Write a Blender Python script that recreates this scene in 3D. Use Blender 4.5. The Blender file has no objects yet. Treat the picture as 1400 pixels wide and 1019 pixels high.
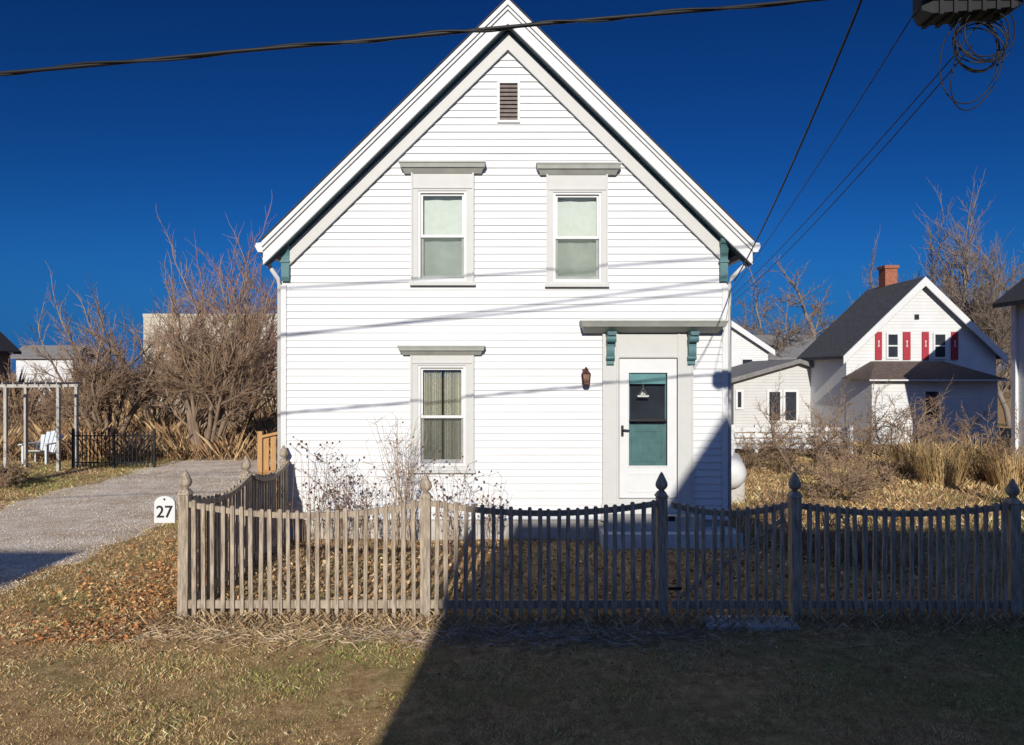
import bpy, math, random
import numpy as np
from mathutils import Vector, Matrix
R=random.Random(7); NR=np.random.default_rng(5)
S=bpy.context.scene; COL=S.collection
F=933.33; CH=2.45
def PX(px,d): return (px-700)*d/F
def PZ(py,d): return CH+(509.5-py)*d/F
ORG={}
# ------------------------------------------------------------------ materials
def newmat(name):
    m=bpy.data.materials.new(name); m.use_nodes=True
    nt=m.node_tree; b=nt.nodes['Principled BSDF']
    return m,nt,b
def M(name,col,rough=.6,var=.15,scale=6,bump=0,bscale=60,stretch=(1,1,1),col2=None,spec=.3,metal=0,detail=5,bdist=.01):
    m,nt,b=newmat(name); N=nt.nodes; L=nt.links
    tc=N.new('ShaderNodeTexCoord'); mp=N.new('ShaderNodeMapping'); mp.inputs['Scale'].default_value=stretch
    L.new(tc.outputs['Object'],mp.inputs['Vector'])
    n=N.new('ShaderNodeTexNoise'); n.inputs['Scale'].default_value=scale; n.inputs['Detail'].default_value=detail; n.inputs['Roughness'].default_value=.65
    L.new(mp.outputs[0],n.inputs['Vector'])
    r=N.new('ShaderNodeValToRGB'); r.color_ramp.elements[0].position=.3; r.color_ramp.elements[1].position=.7
    c1=[c*(1-var) for c in col]; c2=col2 if col2 else [min(1,c*(1+var)) for c in col]
    r.color_ramp.elements[0].color=(*c1,1); r.color_ramp.elements[1].color=(*c2,1)
    L.new(n.outputs['Fac'],r.inputs['Fac']); L.new(r.outputs[0],b.inputs['Base Color'])
    b.inputs['Roughness'].default_value=rough; b.inputs['Specular IOR Level'].default_value=spec; b.inputs['Metallic'].default_value=metal
    if bump:
        n2=N.new('ShaderNodeTexNoise'); n2.inputs['Scale'].default_value=bscale; n2.inputs['Detail'].default_value=4
        L.new(mp.outputs[0],n2.inputs['Vector'])
        bp=N.new('ShaderNodeBump'); bp.inputs['Strength'].default_value=bump; bp.inputs['Distance'].default_value=bdist
        L.new(n2.outputs['Fac'],bp.inputs['Height']); L.new(bp.outputs[0],b.inputs['Normal'])
    return m
def siding_mat(name,col,exposure=.12):
    m=M(name,col,.5,.06,2)
    nt=m.node_tree; N=nt.nodes; L=nt.links; b=N['Principled BSDF']
    tc=N.new('ShaderNodeTexCoord'); sx=N.new('ShaderNodeSeparateXYZ'); L.new(tc.outputs['Object'],sx.inputs[0])
    d=N.new('ShaderNodeMath'); d.operation='DIVIDE'; d.inputs[1].default_value=exposure; L.new(sx.outputs['Z'],d.inputs[0])
    fr=N.new('ShaderNodeMath'); fr.operation='FRACT'; L.new(d.outputs[0],fr.inputs[0])
    inv=N.new('ShaderNodeMath'); inv.operation='SUBTRACT'; inv.inputs[0].default_value=1; L.new(fr.outputs[0],inv.inputs[1])
    bp=N.new('ShaderNodeBump'); bp.inputs['Strength'].default_value=.8; bp.inputs['Distance'].default_value=.02
    L.new(inv.outputs[0],bp.inputs['Height']); L.new(bp.outputs[0],b.inputs['Normal'])
    return m
def attr_mat(name,rough=.8):
    m,nt,b=newmat(name); a=nt.nodes.new('ShaderNodeAttribute'); a.attribute_name='Col'
    nt.links.new(a.outputs['Color'],b.inputs['Base Color']); b.inputs['Roughness'].default_value=rough; b.inputs['Specular IOR Level'].default_value=.15
    return m
def glass_mat(name,tint=(.95,.965,.96),refl=.09):
    m=bpy.data.materials.new(name); m.use_nodes=True; nt=m.node_tree; N=nt.nodes; L=nt.links
    N.remove(N['Principled BSDF']); out=N['Material Output']
    t=N.new('ShaderNodeBsdfTransparent'); t.inputs[0].default_value=(*tint,1)
    g=N.new('ShaderNodeBsdfGlossy'); g.inputs['Roughness'].default_value=.02
    fz=N.new('ShaderNodeFresnel'); fz.inputs[0].default_value=1.5
    ad=N.new('ShaderNodeMath'); ad.operation='ADD'; ad.inputs[1].default_value=refl-.04; L.new(fz.outputs[0],ad.inputs[0])
    mx=N.new('ShaderNodeMixShader'); L.new(ad.outputs[0],mx.inputs[0]); L.new(t.outputs[0],mx.inputs[1]); L.new(g.outputs[0],mx.inputs[2])
    L.new(mx.outputs[0],out.inputs[0]); return m
def screen_mat(name,fac,col):
    m=bpy.data.materials.new(name); m.use_nodes=True; nt=m.node_tree; N=nt.nodes; L=nt.links
    b=N['Principled BSDF']; b.inputs['Base Color'].default_value=(*col,1); b.inputs['Roughness'].default_value=.6
    t=N.new('ShaderNodeBsdfTransparent'); mx=N.new('ShaderNodeMixShader'); n=N.new('ShaderNodeTexNoise'); n.inputs['Scale'].default_value=3
    mr=N.new('ShaderNodeMapRange'); mr.inputs['To Min'].default_value=fac-.14; mr.inputs['To Max'].default_value=fac+.14; L.new(n.outputs['Fac'],mr.inputs['Value'])
    L.new(mr.outputs[0],mx.inputs[0]); L.new(t.outputs[0],mx.inputs[1]); L.new(b.outputs[0],mx.inputs[2]); L.new(mx.outputs[0],N['Material Output'].inputs[0]); return m

WHITE=M('white vinyl siding',(.61,.618,.625),.45,.05,1.5,.12,90,(1,1,4))
WTRIM=M('white trim paint',(.62,.625,.62),.5,.04,4,.1,40)
GTRIM=M('light grey off white trim paint',(.515,.515,.495),.55,.03,5,.1,50)
HOODM=M('grey green hood paint',(.41,.42,.38),.6,.12,5,.2,50)
TEAL=M('grey teal paint',(.075,.165,.175),.5,.2,9,.1,40)
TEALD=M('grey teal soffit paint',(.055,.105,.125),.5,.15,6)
TEALP=M('pale teal strip',(.12,.27,.29),.5,.12,6)
SHINGLE=M('dark shingles',(.045,.045,.05),.9,.35,14,.5,40)
CONC=M('concrete',(.42,.40,.37),.85,.18,5,.4,60)
STEPM=M('painted step',(.50,.52,.53),.7,.15,6,.2,60)
FENCE=M('weathered fence wood',(.25,.19,.135),.85,.45,7,.5,30,(6,6,.7),col2=(.51,.425,.325))
NEWWOOD=M('new lumber',(.42,.24,.10),.7,.2,8,.2,30,(6,6,.7))
BLACK=M('black rubber',(.012,.012,.013),.55,.2,10)
IRON=M('black iron',(.015,.015,.016),.5,.2,10)
SHADEM=M('roller shade fabric',(.56,.61,.56),.8,.06,9)
CURT=M('lace curtain',(.48,.48,.41),.9,.35,45)
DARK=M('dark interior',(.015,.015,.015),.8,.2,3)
COPPER=M('aged copper',(.08,.035,.03),.5,.35,20,metal=.3)
LOUV=M('louvre brown grey',(.18,.145,.13),.7,.15,12)
SIDEW=siding_mat('far white siding',(.61,.612,.605)); SIDEC=siding_mat('cream siding',(.44,.40,.31),.2); SIDEG=siding_mat('pale grey siding',(.50,.50,.485)); SIDEB=siding_mat('brown siding',(.10,.08,.065))
ROOFG=M('grey shingles',(.08,.08,.085),.9,.35,8,.4,30)
ROOFB=M('brown shingles',(.115,.085,.07),.9,.35,8,.4,30)
ROOFL=M('light grey shingles',(.19,.185,.18),.9,.25,8,.4,30)
REDP=M('red shutter paint',(.34,.03,.045),.6,.12,8)
BRICK=M('chimney brick',(.30,.11,.065),.85,.3,12,.4,30)
PANE=glass_mat('window glass'); DGLASS=M('dark window',(.03,.035,.045),.08,.3,2,spec=.6)
BARK=M('brown bark',(.21,.15,.105),.9,.35,8,.4,30,(1,1,.3)); TWIG=M('tan twigs',(.30,.205,.135),.9,.35,3)
BARKG=M('grey bark',(.21,.175,.145),.9,.3,6,.4,25,(1,1,.3)); TWIGG=M('grey brown twigs',(.215,.165,.125),.9,.3,3)
TWIGR=M('reddish twigs',(.31,.175,.14),.9,.25,3)
POLEW=M('utility pole wood',(.16,.11,.08),.9,.3,8)
TANKM=M('white tank paint',(.60,.60,.59),.4,.06,5)
CHAIRM=M('bluish white chair paint',(.54,.58,.61),.6,.06,6)
ARBW=M('weathered white arbor wood',(.40,.38,.34),.8,.25,7,.3,30,(4,4,.7))
BLADE=attr_mat('grass blades'); LEAFM=attr_mat('dead leaves',.7); PEBM=attr_mat('loose gravel stones',.9)
STONE=M('stone slab',(.40,.40,.40),.85,.2,7,.4,40)
SCREEN=screen_mat('insect screen',.40,(.10,.14,.11)); SCREEND=screen_mat('dark insect screen',.36,(.05,.055,.05))

def ground_mat():
    m,nt,b=newmat('dormant lawn'); N=nt.nodes; L=nt.links
    tc=N.new('ShaderNodeTexCoord')
    def noise(s,d=6,r=.6):
        n=N.new('ShaderNodeTexNoise'); n.inputs['Scale'].default_value=s; n.inputs['Detail'].default_value=d; n.inputs['Roughness'].default_value=r; L.new(tc.outputs['Object'],n.inputs['Vector']); return n
    a=noise(.9,8,.7); c=noise(7,9,.8); g=noise(70,5,.75)
    r1=N.new('ShaderNodeValToRGB'); e=r1.color_ramp.elements; e[0].position=.32; e[0].color=(.21,.12,.06,1); e[1].position=.66; e[1].color=(.86,.61,.32,1)
    k=e.new(.5); k.color=(.58,.37,.18,1)
    L.new(c.outputs['Fac'],r1.inputs['Fac'])
    r2=N.new('ShaderNodeValToRGB'); e=r2.color_ramp.elements; e[0].position=.47; e[0].color=(0,0,0,1); e[1].position=.62; e[1].color=(.6,.6,.6,1)
    L.new(a.outputs['Fac'],r2.inputs['Fac'])
    mx=N.new('ShaderNodeMix'); mx.data_type='RGBA'; L.new(r2.outputs[0],mx.inputs[0]); L.new(r1.outputs[0],mx.inputs[6]); mx.inputs[7].default_value=(.34,.33,.12,1)
    mu=N.new('ShaderNodeMix'); mu.data_type='RGBA'; mu.blend_type='MULTIPLY'; mu.inputs[0].default_value=.65; L.new(mx.outputs[2],mu.inputs[6])
    r3=N.new('ShaderNodeValToRGB'); r3.color_ramp.elements[0].position=.35; r3.color_ramp.elements[0].color=(.25,.25,.25,1); r3.color_ramp.elements[1].position=.6; L.new(g.outputs['Fac'],r3.inputs['Fac']); L.new(r3.outputs[0],mu.inputs[7])
    L.new(mu.outputs[2],b.inputs['Base Color']); b.inputs['Roughness'].default_value=.95; b.inputs['Specular IOR Level'].default_value=.1
    bp=N.new('ShaderNodeBump'); bp.inputs['Strength'].default_value=.9; bp.inputs['Distance'].default_value=.03; L.new(g.outputs['Fac'],bp.inputs['Height']); L.new(bp.outputs[0],b.inputs['Normal'])
    return m
def gravel_mat():
    m,nt,b=newmat('driveway gravel'); N=nt.nodes; L=nt.links
    tc=N.new('ShaderNodeTexCoord')
    v=N.new('ShaderNodeTexVoronoi'); v.inputs['Scale'].default_value=55; L.new(tc.outputs['Object'],v.inputs['Vector'])
    n=N.new('ShaderNodeTexNoise'); n.inputs['Scale'].default_value=1.6; n.inputs['Detail'].default_value=10; n.inputs['Roughness'].default_value=.8; L.new(tc.outputs['Object'],n.inputs['Vector'])
    hs=N.new('ShaderNodeSeparateColor'); L.new(v.outputs['Color'],hs.inputs[0])
    r=N.new('ShaderNodeValToRGB'); r.color_ramp.elements[0].color=(.56,.46,.36,1); r.color_ramp.elements[1].color=(.98,.88,.74,1); L.new(hs.outputs[0],r.inputs['Fac'])
    mu=N.new('ShaderNodeMix'); mu.data_type='RGBA'; mu.blend_type='MULTIPLY'; mu.inputs[0].default_value=.75; L.new(r.outputs[0],mu.inputs[6])
    r3=N.new('ShaderNodeValToRGB'); r3.color_ramp.elements[0].position=.38; r3.color_ramp.elements[0].color=(.62,.50,.38,1); r3.color_ramp.elements[1].position=.58; L.new(n.outputs['Fac'],r3.inputs['Fac']); L.new(r3.outputs[0],mu.inputs[7])
    L.new(mu.outputs[2],b.inputs['Base Color']); b.inputs['Roughness'].default_value=.95; b.inputs['Specular IOR Level'].default_value=.1
    bp=N.new('ShaderNodeBump'); bp.inputs['Strength'].default_value=.8; bp.inputs['Distance'].default_value=.015; bp.invert=True; L.new(v.outputs['Distance'],bp.inputs['Height']); L.new(bp.outputs[0],b.inputs['Normal'])
    return m

# ------------------------------------------------------------------ mesh builder
class MB:
    def __init__(s): s.v=[]; s.f=[]
    def poly(s,*p):
        i=len(s.v); s.v+= [tuple(q) for q in p]; s.f.append(tuple(range(i,i+len(p))))
    def hexa(s,p):
        i=len(s.v); s.v+=[tuple(q) for q in p]
        for f in ((0,3,2,1),(4,5,6,7),(0,1,5,4),(1,2,6,5),(2,3,7,6),(3,0,4,7)): s.f.append(tuple(i+k for k in f))
        return s
    def box(s,x0,x1,y0,y1,z0,z1):
        return s.hexa([(x0,y0,z0),(x1,y0,z0),(x1,y1,z0),(x0,y1,z0),(x0,y0,z1),(x1,y0,z1),(x1,y1,z1),(x0,y1,z1)])
    def frus(s,a,b):
        return s.hexa([(a[0],a[2],a[4]),(a[1],a[2],a[4]),(a[1],a[3],a[4]),(a[0],a[3],a[4]),(b[0],b[2],b[4]),(b[1],b[2],b[4]),(b[1],b[3],b[4]),(b[0],b[3],b[4])])
    def prism(s,pl,a0,a1,axis='y'):
        g={'y':lambda u,w,a:(u,a,w),'x':lambda u,w,a:(a,u,w),'z':lambda u,w,a:(u,w,a)}[axis]
        i=len(s.v); n=len(pl)
        s.v+=[g(u,w,a0) for u,w in pl]+[g(u,w,a1) for u,w in pl]
        s.f.append(tuple(range(i,i+n))); s.f.append(tuple(range(i+2*n-1,i+n-1,-1)))
        for k in range(n): s.f.append((i+k,i+(k+1)%n,i+n+(k+1)%n,i+n+k))
        return s
    def tube(s,pts,rad,n=6,cap=True):
        pts=[Vector(p) for p in pts]; m=len(pts)
        if not hasattr(rad,'__len__'): rad=[rad]*m
        i=len(s.v)
        for k in range(m):
            d=(pts[min(k+1,m-1)]-pts[max(k-1,0)])
            if d.length<1e-9: d=Vector((0,0,1))
            d.normalize()
            u=d.cross(Vector((0,0,1)) if abs(d.z)<.9 else Vector((1,0,0))).normalized(); w=d.cross(u)
            for j in range(n):
                a=2*math.pi*j/n; q=pts[k]+(u*math.cos(a)+w*math.sin(a))*rad[k]; s.v.append((q.x,q.y,q.z))
        for k in range(m-1):
            for j in range(n):
                a=i+k*n+j; b=i+k*n+(j+1)%n; s.f.append((a,b,b+n,a+n))
        if cap and n>3:
            s.f.append(tuple(range(i+n-1,i-1,-1))); s.f.append(tuple(range(i+(m-1)*n,i+m*n)))
        return s
    def lathe(s,cx,cy,prof,n=12):
        i=len(s.v)
        for r,z in prof:
            for j in range(n):
                a=2*math.pi*j/n; s.v.append((cx+r*math.cos(a),cy+r*math.sin(a),z))
        for k in range(len(prof)-1):
            for j in range(n):
                a=i+k*n+j; b=i+k*n+(j+1)%n; s.f.append((a,b,b+n,a+n))
        s.f.append(tuple(range(i+n-1,i-1,-1))); s.f.append(tuple(range(i+(len(prof)-1)*n,i+len(prof)*n)))
        return s
    def ring(s,x0,x1,z0,z1,wl,wr,wb,wt,y0,y1):
        s.box(x0,x0+wl,y0,y1,z0,z1); s.box(x1-wr,x1,y0,y1,z0,z1); s.box(x0+wl,x1-wr,y0,y1,z1-wt,z1); s.box(x0+wl,x1-wr,y0,y1,z0,z0+wb); return s
    def add(s,k):
        n0=len(s.v); s.v+=k.v; s.f+=[tuple(i+n0 for i in f) for f in k.f]; return s
    def build(s,name,mat,parent=None,smooth=False):
        off=ORG.get(parent.name,(0,0,0)) if parent else (0,0,0)
        me=bpy.data.meshes.new(name)
        me.from_pydata([(a-off[0],b-off[1],c-off[2]) for a,b,c in s.v],[],s.f)
        me.materials.append(mat)
        if smooth: me.polygons.foreach_set('use_smooth',[True]*len(me.polygons))
        me.update()
        o=bpy.data.objects.new(name,me); COL.objects.link(o)
        if parent: o.parent=parent
        ORG[o.name]=off
        return o
def tag(o,label,cat,group=None,kind=None):
    o['label']=label; o['category']=cat
    if group: o['group']=group
    if kind: o['kind']=kind
    return o
def thing(name,label,cat,loc=(0,0,0),group=None,kind=None):
    o=bpy.data.objects.new(name,None); COL.objects.link(o); o.location=loc; o.empty_display_size=.2
    ORG[o.name]=tuple(loc); return tag(o,label,cat,group,kind)

# ------------------------------------------------------------------ world, sun, camera
AX=.08
EL=math.atan(.404/math.sqrt(1+AX**2))
ld=Vector((AX,1,-.404)).normalized()
sun=bpy.data.lights.new('sun','SUN'); sun.energy=5.0; sun.angle=math.radians(.5); sun.color=(1,.945,.85)
so=bpy.data.objects.new('sun',sun); COL.objects.link(so); so.rotation_euler=ld.to_track_quat('-Z','Y').to_euler(); so.location=(-3,-20,10)
w=bpy.data.worlds.new('World'); S.world=w; w.use_nodes=True; nt=w.node_tree; N=nt.nodes; L=nt.links
sky=N.new('ShaderNodeTexSky'); sky.sky_type='NISHITA'; sky.sun_disc=False; sky.sun_elevation=EL; sky.sun_rotation=math.atan2(-ld.x,-ld.y)
sky.air_density=1; sky.dust_density=.1; sky.ozone_density=4; sky.altitude=100
gm=N.new('ShaderNodeGamma'); gm.inputs[1].default_value=1.5; L.new(sky.outputs[0],gm.inputs[0])
tm=N.new('ShaderNodeMix'); tm.data_type='RGBA'; tm.blend_type='MULTIPLY'; tm.inputs[0].default_value=1; L.new(gm.outputs[0],tm.inputs[6]); tm.inputs[7].default_value=(.026,.115,.205,1)
tcw=N.new('ShaderNodeTexCoord'); sxw=N.new('ShaderNodeSeparateXYZ'); L.new(tcw.outputs['Generated'],sxw.inputs[0])
lo=N.new('ShaderNodeMapRange'); lo.interpolation_type='SMOOTHSTEP'; lo.inputs['From Min'].default_value=.22; lo.inputs['From Max'].default_value=.0; lo.inputs['To Min'].default_value=0; lo.inputs['To Max'].default_value=.85; L.new(sxw.outputs['Z'],lo.inputs['Value'])
hb=N.new('ShaderNodeMix'); hb.data_type='RGBA'; L.new(lo.outputs[0],hb.inputs[0]); L.new(tm.outputs[2],hb.inputs[6]); hb.inputs[7].default_value=(.12,.95,3.6,1)
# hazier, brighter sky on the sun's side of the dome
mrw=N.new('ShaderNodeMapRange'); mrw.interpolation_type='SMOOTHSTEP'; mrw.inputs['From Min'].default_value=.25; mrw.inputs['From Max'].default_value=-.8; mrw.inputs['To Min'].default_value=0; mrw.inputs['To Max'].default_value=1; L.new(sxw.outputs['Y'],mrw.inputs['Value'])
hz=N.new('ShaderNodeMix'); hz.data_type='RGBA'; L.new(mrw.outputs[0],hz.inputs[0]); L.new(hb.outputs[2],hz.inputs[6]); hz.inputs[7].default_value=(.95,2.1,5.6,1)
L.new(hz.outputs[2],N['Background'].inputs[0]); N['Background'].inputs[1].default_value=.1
S.view_settings.view_transform='Standard'; S.view_settings.look='None'; S.view_settings.exposure=0
cam=bpy.data.cameras.new('camera'); co=bpy.data.objects.new('camera',cam); COL.objects.link(co); S.camera=co
cam.sensor_width=36; cam.lens=24; cam.clip_end=4000; co.location=(0,0,CH); co.rotation_euler=(math.radians(90),0,0)

# ------------------------------------------------------------------ ground
def hn(x,y): return .012*(math.sin(x*2.3+1)*math.cos(y*1.9)+math.sin(x*5.1+y*3.7)*.5+math.sin(y*6.3-x*4.1)*.4)
xs=[-1500,-400,-120,-60,-35,-24]+[ -18+.25*i for i in range(145)]+[24,35,60,120,400,1500]
ys=[-300,-60,-20,-6,0,2]+[3+.25*i for i in range(100)]+[32,40,55,80,140,400,2500]
g=MB()
for y in ys:
    for x in xs: g.v.append((x,y,hn(x,y) if (-18<=x<=18 and 3<=y<=28) else 0))
nx=len(xs)
for j in range(len(ys)-1):
    for i in range(nx-1): a=j*nx+i; g.f.append((a,a+1,a+1+nx,a+nx))
GROUND=ground_mat()
tag(g.build('ground',GROUND,smooth=True),'dormant brown and green lawn ground running under everything','ground',kind='structure')
def dl(y): return -9.25+.12*math.sin(y*1.7)+.08*math.sin(y*4.3)+.04*math.sin(y*11)
def drr(y): return -5.75-.02*max(0,y-11)**1.6+.1*math.sin(y*1.3+1)+.07*math.sin(y*5.1)+.05*math.sin(y*12.3)
dr=MB(); ND=120
for i in range(ND):
    y=2.5+i*.145; a,b=dl(y),drr(y)
    for x,z in ((a-.25,-.035),(a+.1,.026),((a+b)/2,.045),(b-.1,.026),(b+.25,-.035)): dr.v.append((x,y,z))
for i in range(ND-1):
    for k in range(4): q=i*5+k; dr.f.append((q,q+1,q+6,q+5))
tag(dr.build('driveway',gravel_mat(),smooth=True),'pale gravel driveway running back along the left of the white house','driveway',kind='structure')

# ------------------------------------------------------------------ main house
HX0,HX1=-3.365,3.14; xc=-.06; za=7.75; hw=3.50; m_=.985; ze=za-m_*hw; Y=10.0; RY=9.80
def wx(p): return (p-700)/93.333
def wz(p): return CH+(509.5-p)/93.333
H=thing('house','white clapboard gable house with teal brackets and blue green door behind the picket fence','house',(xc,Y,0))
wins=[dict(h=(548,664,225,236),c=(563,648,238,390),s=(572,638,262,385),mr=323,up=True),
      dict(h=(733,847,227,238),c=(747,830,240,392),s=(756,822,264,386),mr=325,up=True),
      dict(h=(546,663,473,483),c=(562,648,486,645),s=(572,637,500,637),mr=570,up=False)]
ops=[(wx(q['s'][0]-3),wx(q['s'][1]+3),wz(q['s'][3]+3),wz(q['s'][2]-3)) for q in wins]+[(wx(838),wx(932),.32,wz(470)),(wx(681),wx(710),wz(168),wz(113))]
fw=MB(); e=.105; zc=.30
def lim(z):
    v=(za-.40-z)/m_
    return max(HX0,xc-v),min(HX1,xc+v)
while zc<za-.55:
    br=sorted(set([zc,zc+e]+[q for o in ops for q in (o[2],o[3]) if zc<q<zc+e]))
    jit=R.uniform(-.0022,.0022)
    for a,b in zip(br[:-1],br[1:]):
        ya=Y-.021+jit+.015*(a-zc)/e; yb=Y-.021+jit+.015*(b-zc)/e; mid=(a+b)/2
        la,ra=lim(a); lb,rb=lim(b)
        if rb<=lb: continue
        cuts=sorted((o[0],o[1]) for o in ops if o[2]<mid<o[3])
        seg=[]; cur=None
        for c0,c1 in cuts: seg.append((cur,c0)); cur=c1
        seg.append((cur,None))
        for s0,s1 in seg:
            fw.poly((la if s0 is None else s0,ya,a),(ra if s1 is None else s1,ya,a),(rb if s1 is None else s1,yb,b),(lb if s0 is None else s0,yb,b))
            if a==zc: fw.poly((la if s0 is None else s0,ya,a),(ra if s1 is None else s1,ya,a),(ra if s1 is None else s1,Y,a),(la if s0 is None else s0,Y,a))
    zc+=e
fw.build('front_wall',WHITE,H)
for s,x in ((-1,HX0),(1,HX1)):
    sw=MB(); x0,x1=(x+.004,x+.1) if s<0 else (x-.1,x-.004); sw.box(x0,x1,Y+.02,18,.30,4.35); sw.build('side_wall',SIDEW,H)
MB().prism([(HX0+.1,.3),(HX1-.1,.3),(HX1-.1,4.3),(xc,za-.35),(HX0+.1,4.3)],17.9,18.0).build('rear_wall',SIDEW,H)
MB().box(HX0+.04,HX1-.04,Y+.03,17.98,-.05,.299).build('foundation',CONC,H)
for x0,x1 in ((HX0-.012,HX0+.07),(HX1-.07,HX1+.012)):
    MB().box(x0,x1,Y-.036,Y+.07,.29,wz(388)-.02).build('corner_board',WTRIM,H)
roof=MB()
for s in (-1,1):
    xe=xc+s*hw
    roof.prism([(xc,za+.045),(xe,ze+.045),(xe,ze-.05),(xc,za-.05)],RY+.005,18.3)
RF=roof.build('roof',SHINGLE,H)
def rake(s,v0,v1,y0,y1,ext=0):
    xe=xc+s*(hw+ext); z=za-m_*(hw+ext)
    return MB().prism([(xc,za-v0),(xe,z-v0),(xe,z-v1),(xc,za-v1)],y0,y1)
for s in (-1,1):
    r_=rake(s,-.02,.065,RY-.10,RY); r_.add(rake(s,.066,.12,RY-.07,RY)); r_.add(rake(s,.121,.31,RY-.04,RY))
    r_.build('rake_board',WTRIM,H)
    rake(s,-.04,-.021,RY-.12,RY).build('drip_edge',SHINGLE,H)
    rake(s,.26,.307,RY+.003,9.975).build('soffit',TEALD,H)
    f_=MB(); xe=xc+s*(hw-.30); z=za-m_*(hw-.30)
    f_.prism([(xc,za-.31),(xe,z-.31),(xe,z-.35),(xc,za-.35)],9.93,9.971)
    f_.build('frieze_moulding',TEALD,H)
    f_=MB(); f_.prism([(xc,za-.351),(xe,z-.351),(xe,z-.52),(xc,za-.52)],9.945,9.971); f_.prism([(xc,za-.521),(xe,z-.521),(xe,z-.60),(xc,za-.60)],9.930,9.971)
    f_.build('frieze_board',GTRIM,H)
    xe=xc+s*hw
    gu=MB(); P=[(xe,ze+.01),(xe+s*.10,ze-.0),(xe+s*.115,ze-.05),(xe+s*.075,ze-.13),(xe,ze-.13)]
    gu.prism(P,RY-.04,18.2); G=gu.build('gutter',WTRIM,H)
    wxx=HX0-.06 if s<0 else HX1+.06
    MB().tube([(xe+s*.05,9.93,ze-.12),(xe+s*.04,9.93,ze-.2),(wxx,9.99,ze-.48),(wxx,10.06,ze-.56),(wxx,10.06,.15)],.034,8).build('downspout',WTRIM,G,True)
    bx=(wx(387),wx(397.5)) if s<0 else (wx(982.5),wx(993))
    zt=wz(322); pr=[(Y-.04,zt),(Y-.19,zt),(Y-.19,zt-.09),(Y-.175,zt-.11)]
    for i in range(9):
        a=i/8; pr.append((Y-.165+.09*math.sin(a*math.pi/2),zt-.12-.22*a))
    pr+=[(Y-.085,zt-.36),(Y-.085,zt-.62),(Y-.065,zt-.68),(Y-.04,zt-.68)]
    bk=MB().prism(pr,bx[0],bx[1],'x'); bk.box(bx[0]-.015,bx[1]+.015,Y-.198,Y-.042,zt+.001,zt+.04)
    bk.tube([(bx[0]-.010,Y-.135,zt-.1),(bx[1]+.010,Y-.135,zt-.1)],.055,14)
    bk.box(bx[0]-.012,bx[1]+.012,Y-.10,Y-.044,zt-.41,zt-.38)
    bk.build('eave_bracket',TEAL,H)
def hood(x0,x1,z0,z1,proj,mat,parent,name='hood'):
    h=z1-z0; b=MB()
    b.frus((x0+.06,x1-.06,Y-.06,Y-.027,z0-.0),(x0+.03,x1-.03,Y-proj*.75,Y-.027,z0+h*.45))
    b.frus((x0+.015,x1-.015,Y-proj*.85,Y-.026,z0+h*.46),(x0,x1,Y-proj,Y-.026,z0+h*.85))
    b.box(x0-.006,x1+.006,Y-proj-.012,Y-.025,z0+h*.86,z1)
    return b.build(name,mat,parent)
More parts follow.
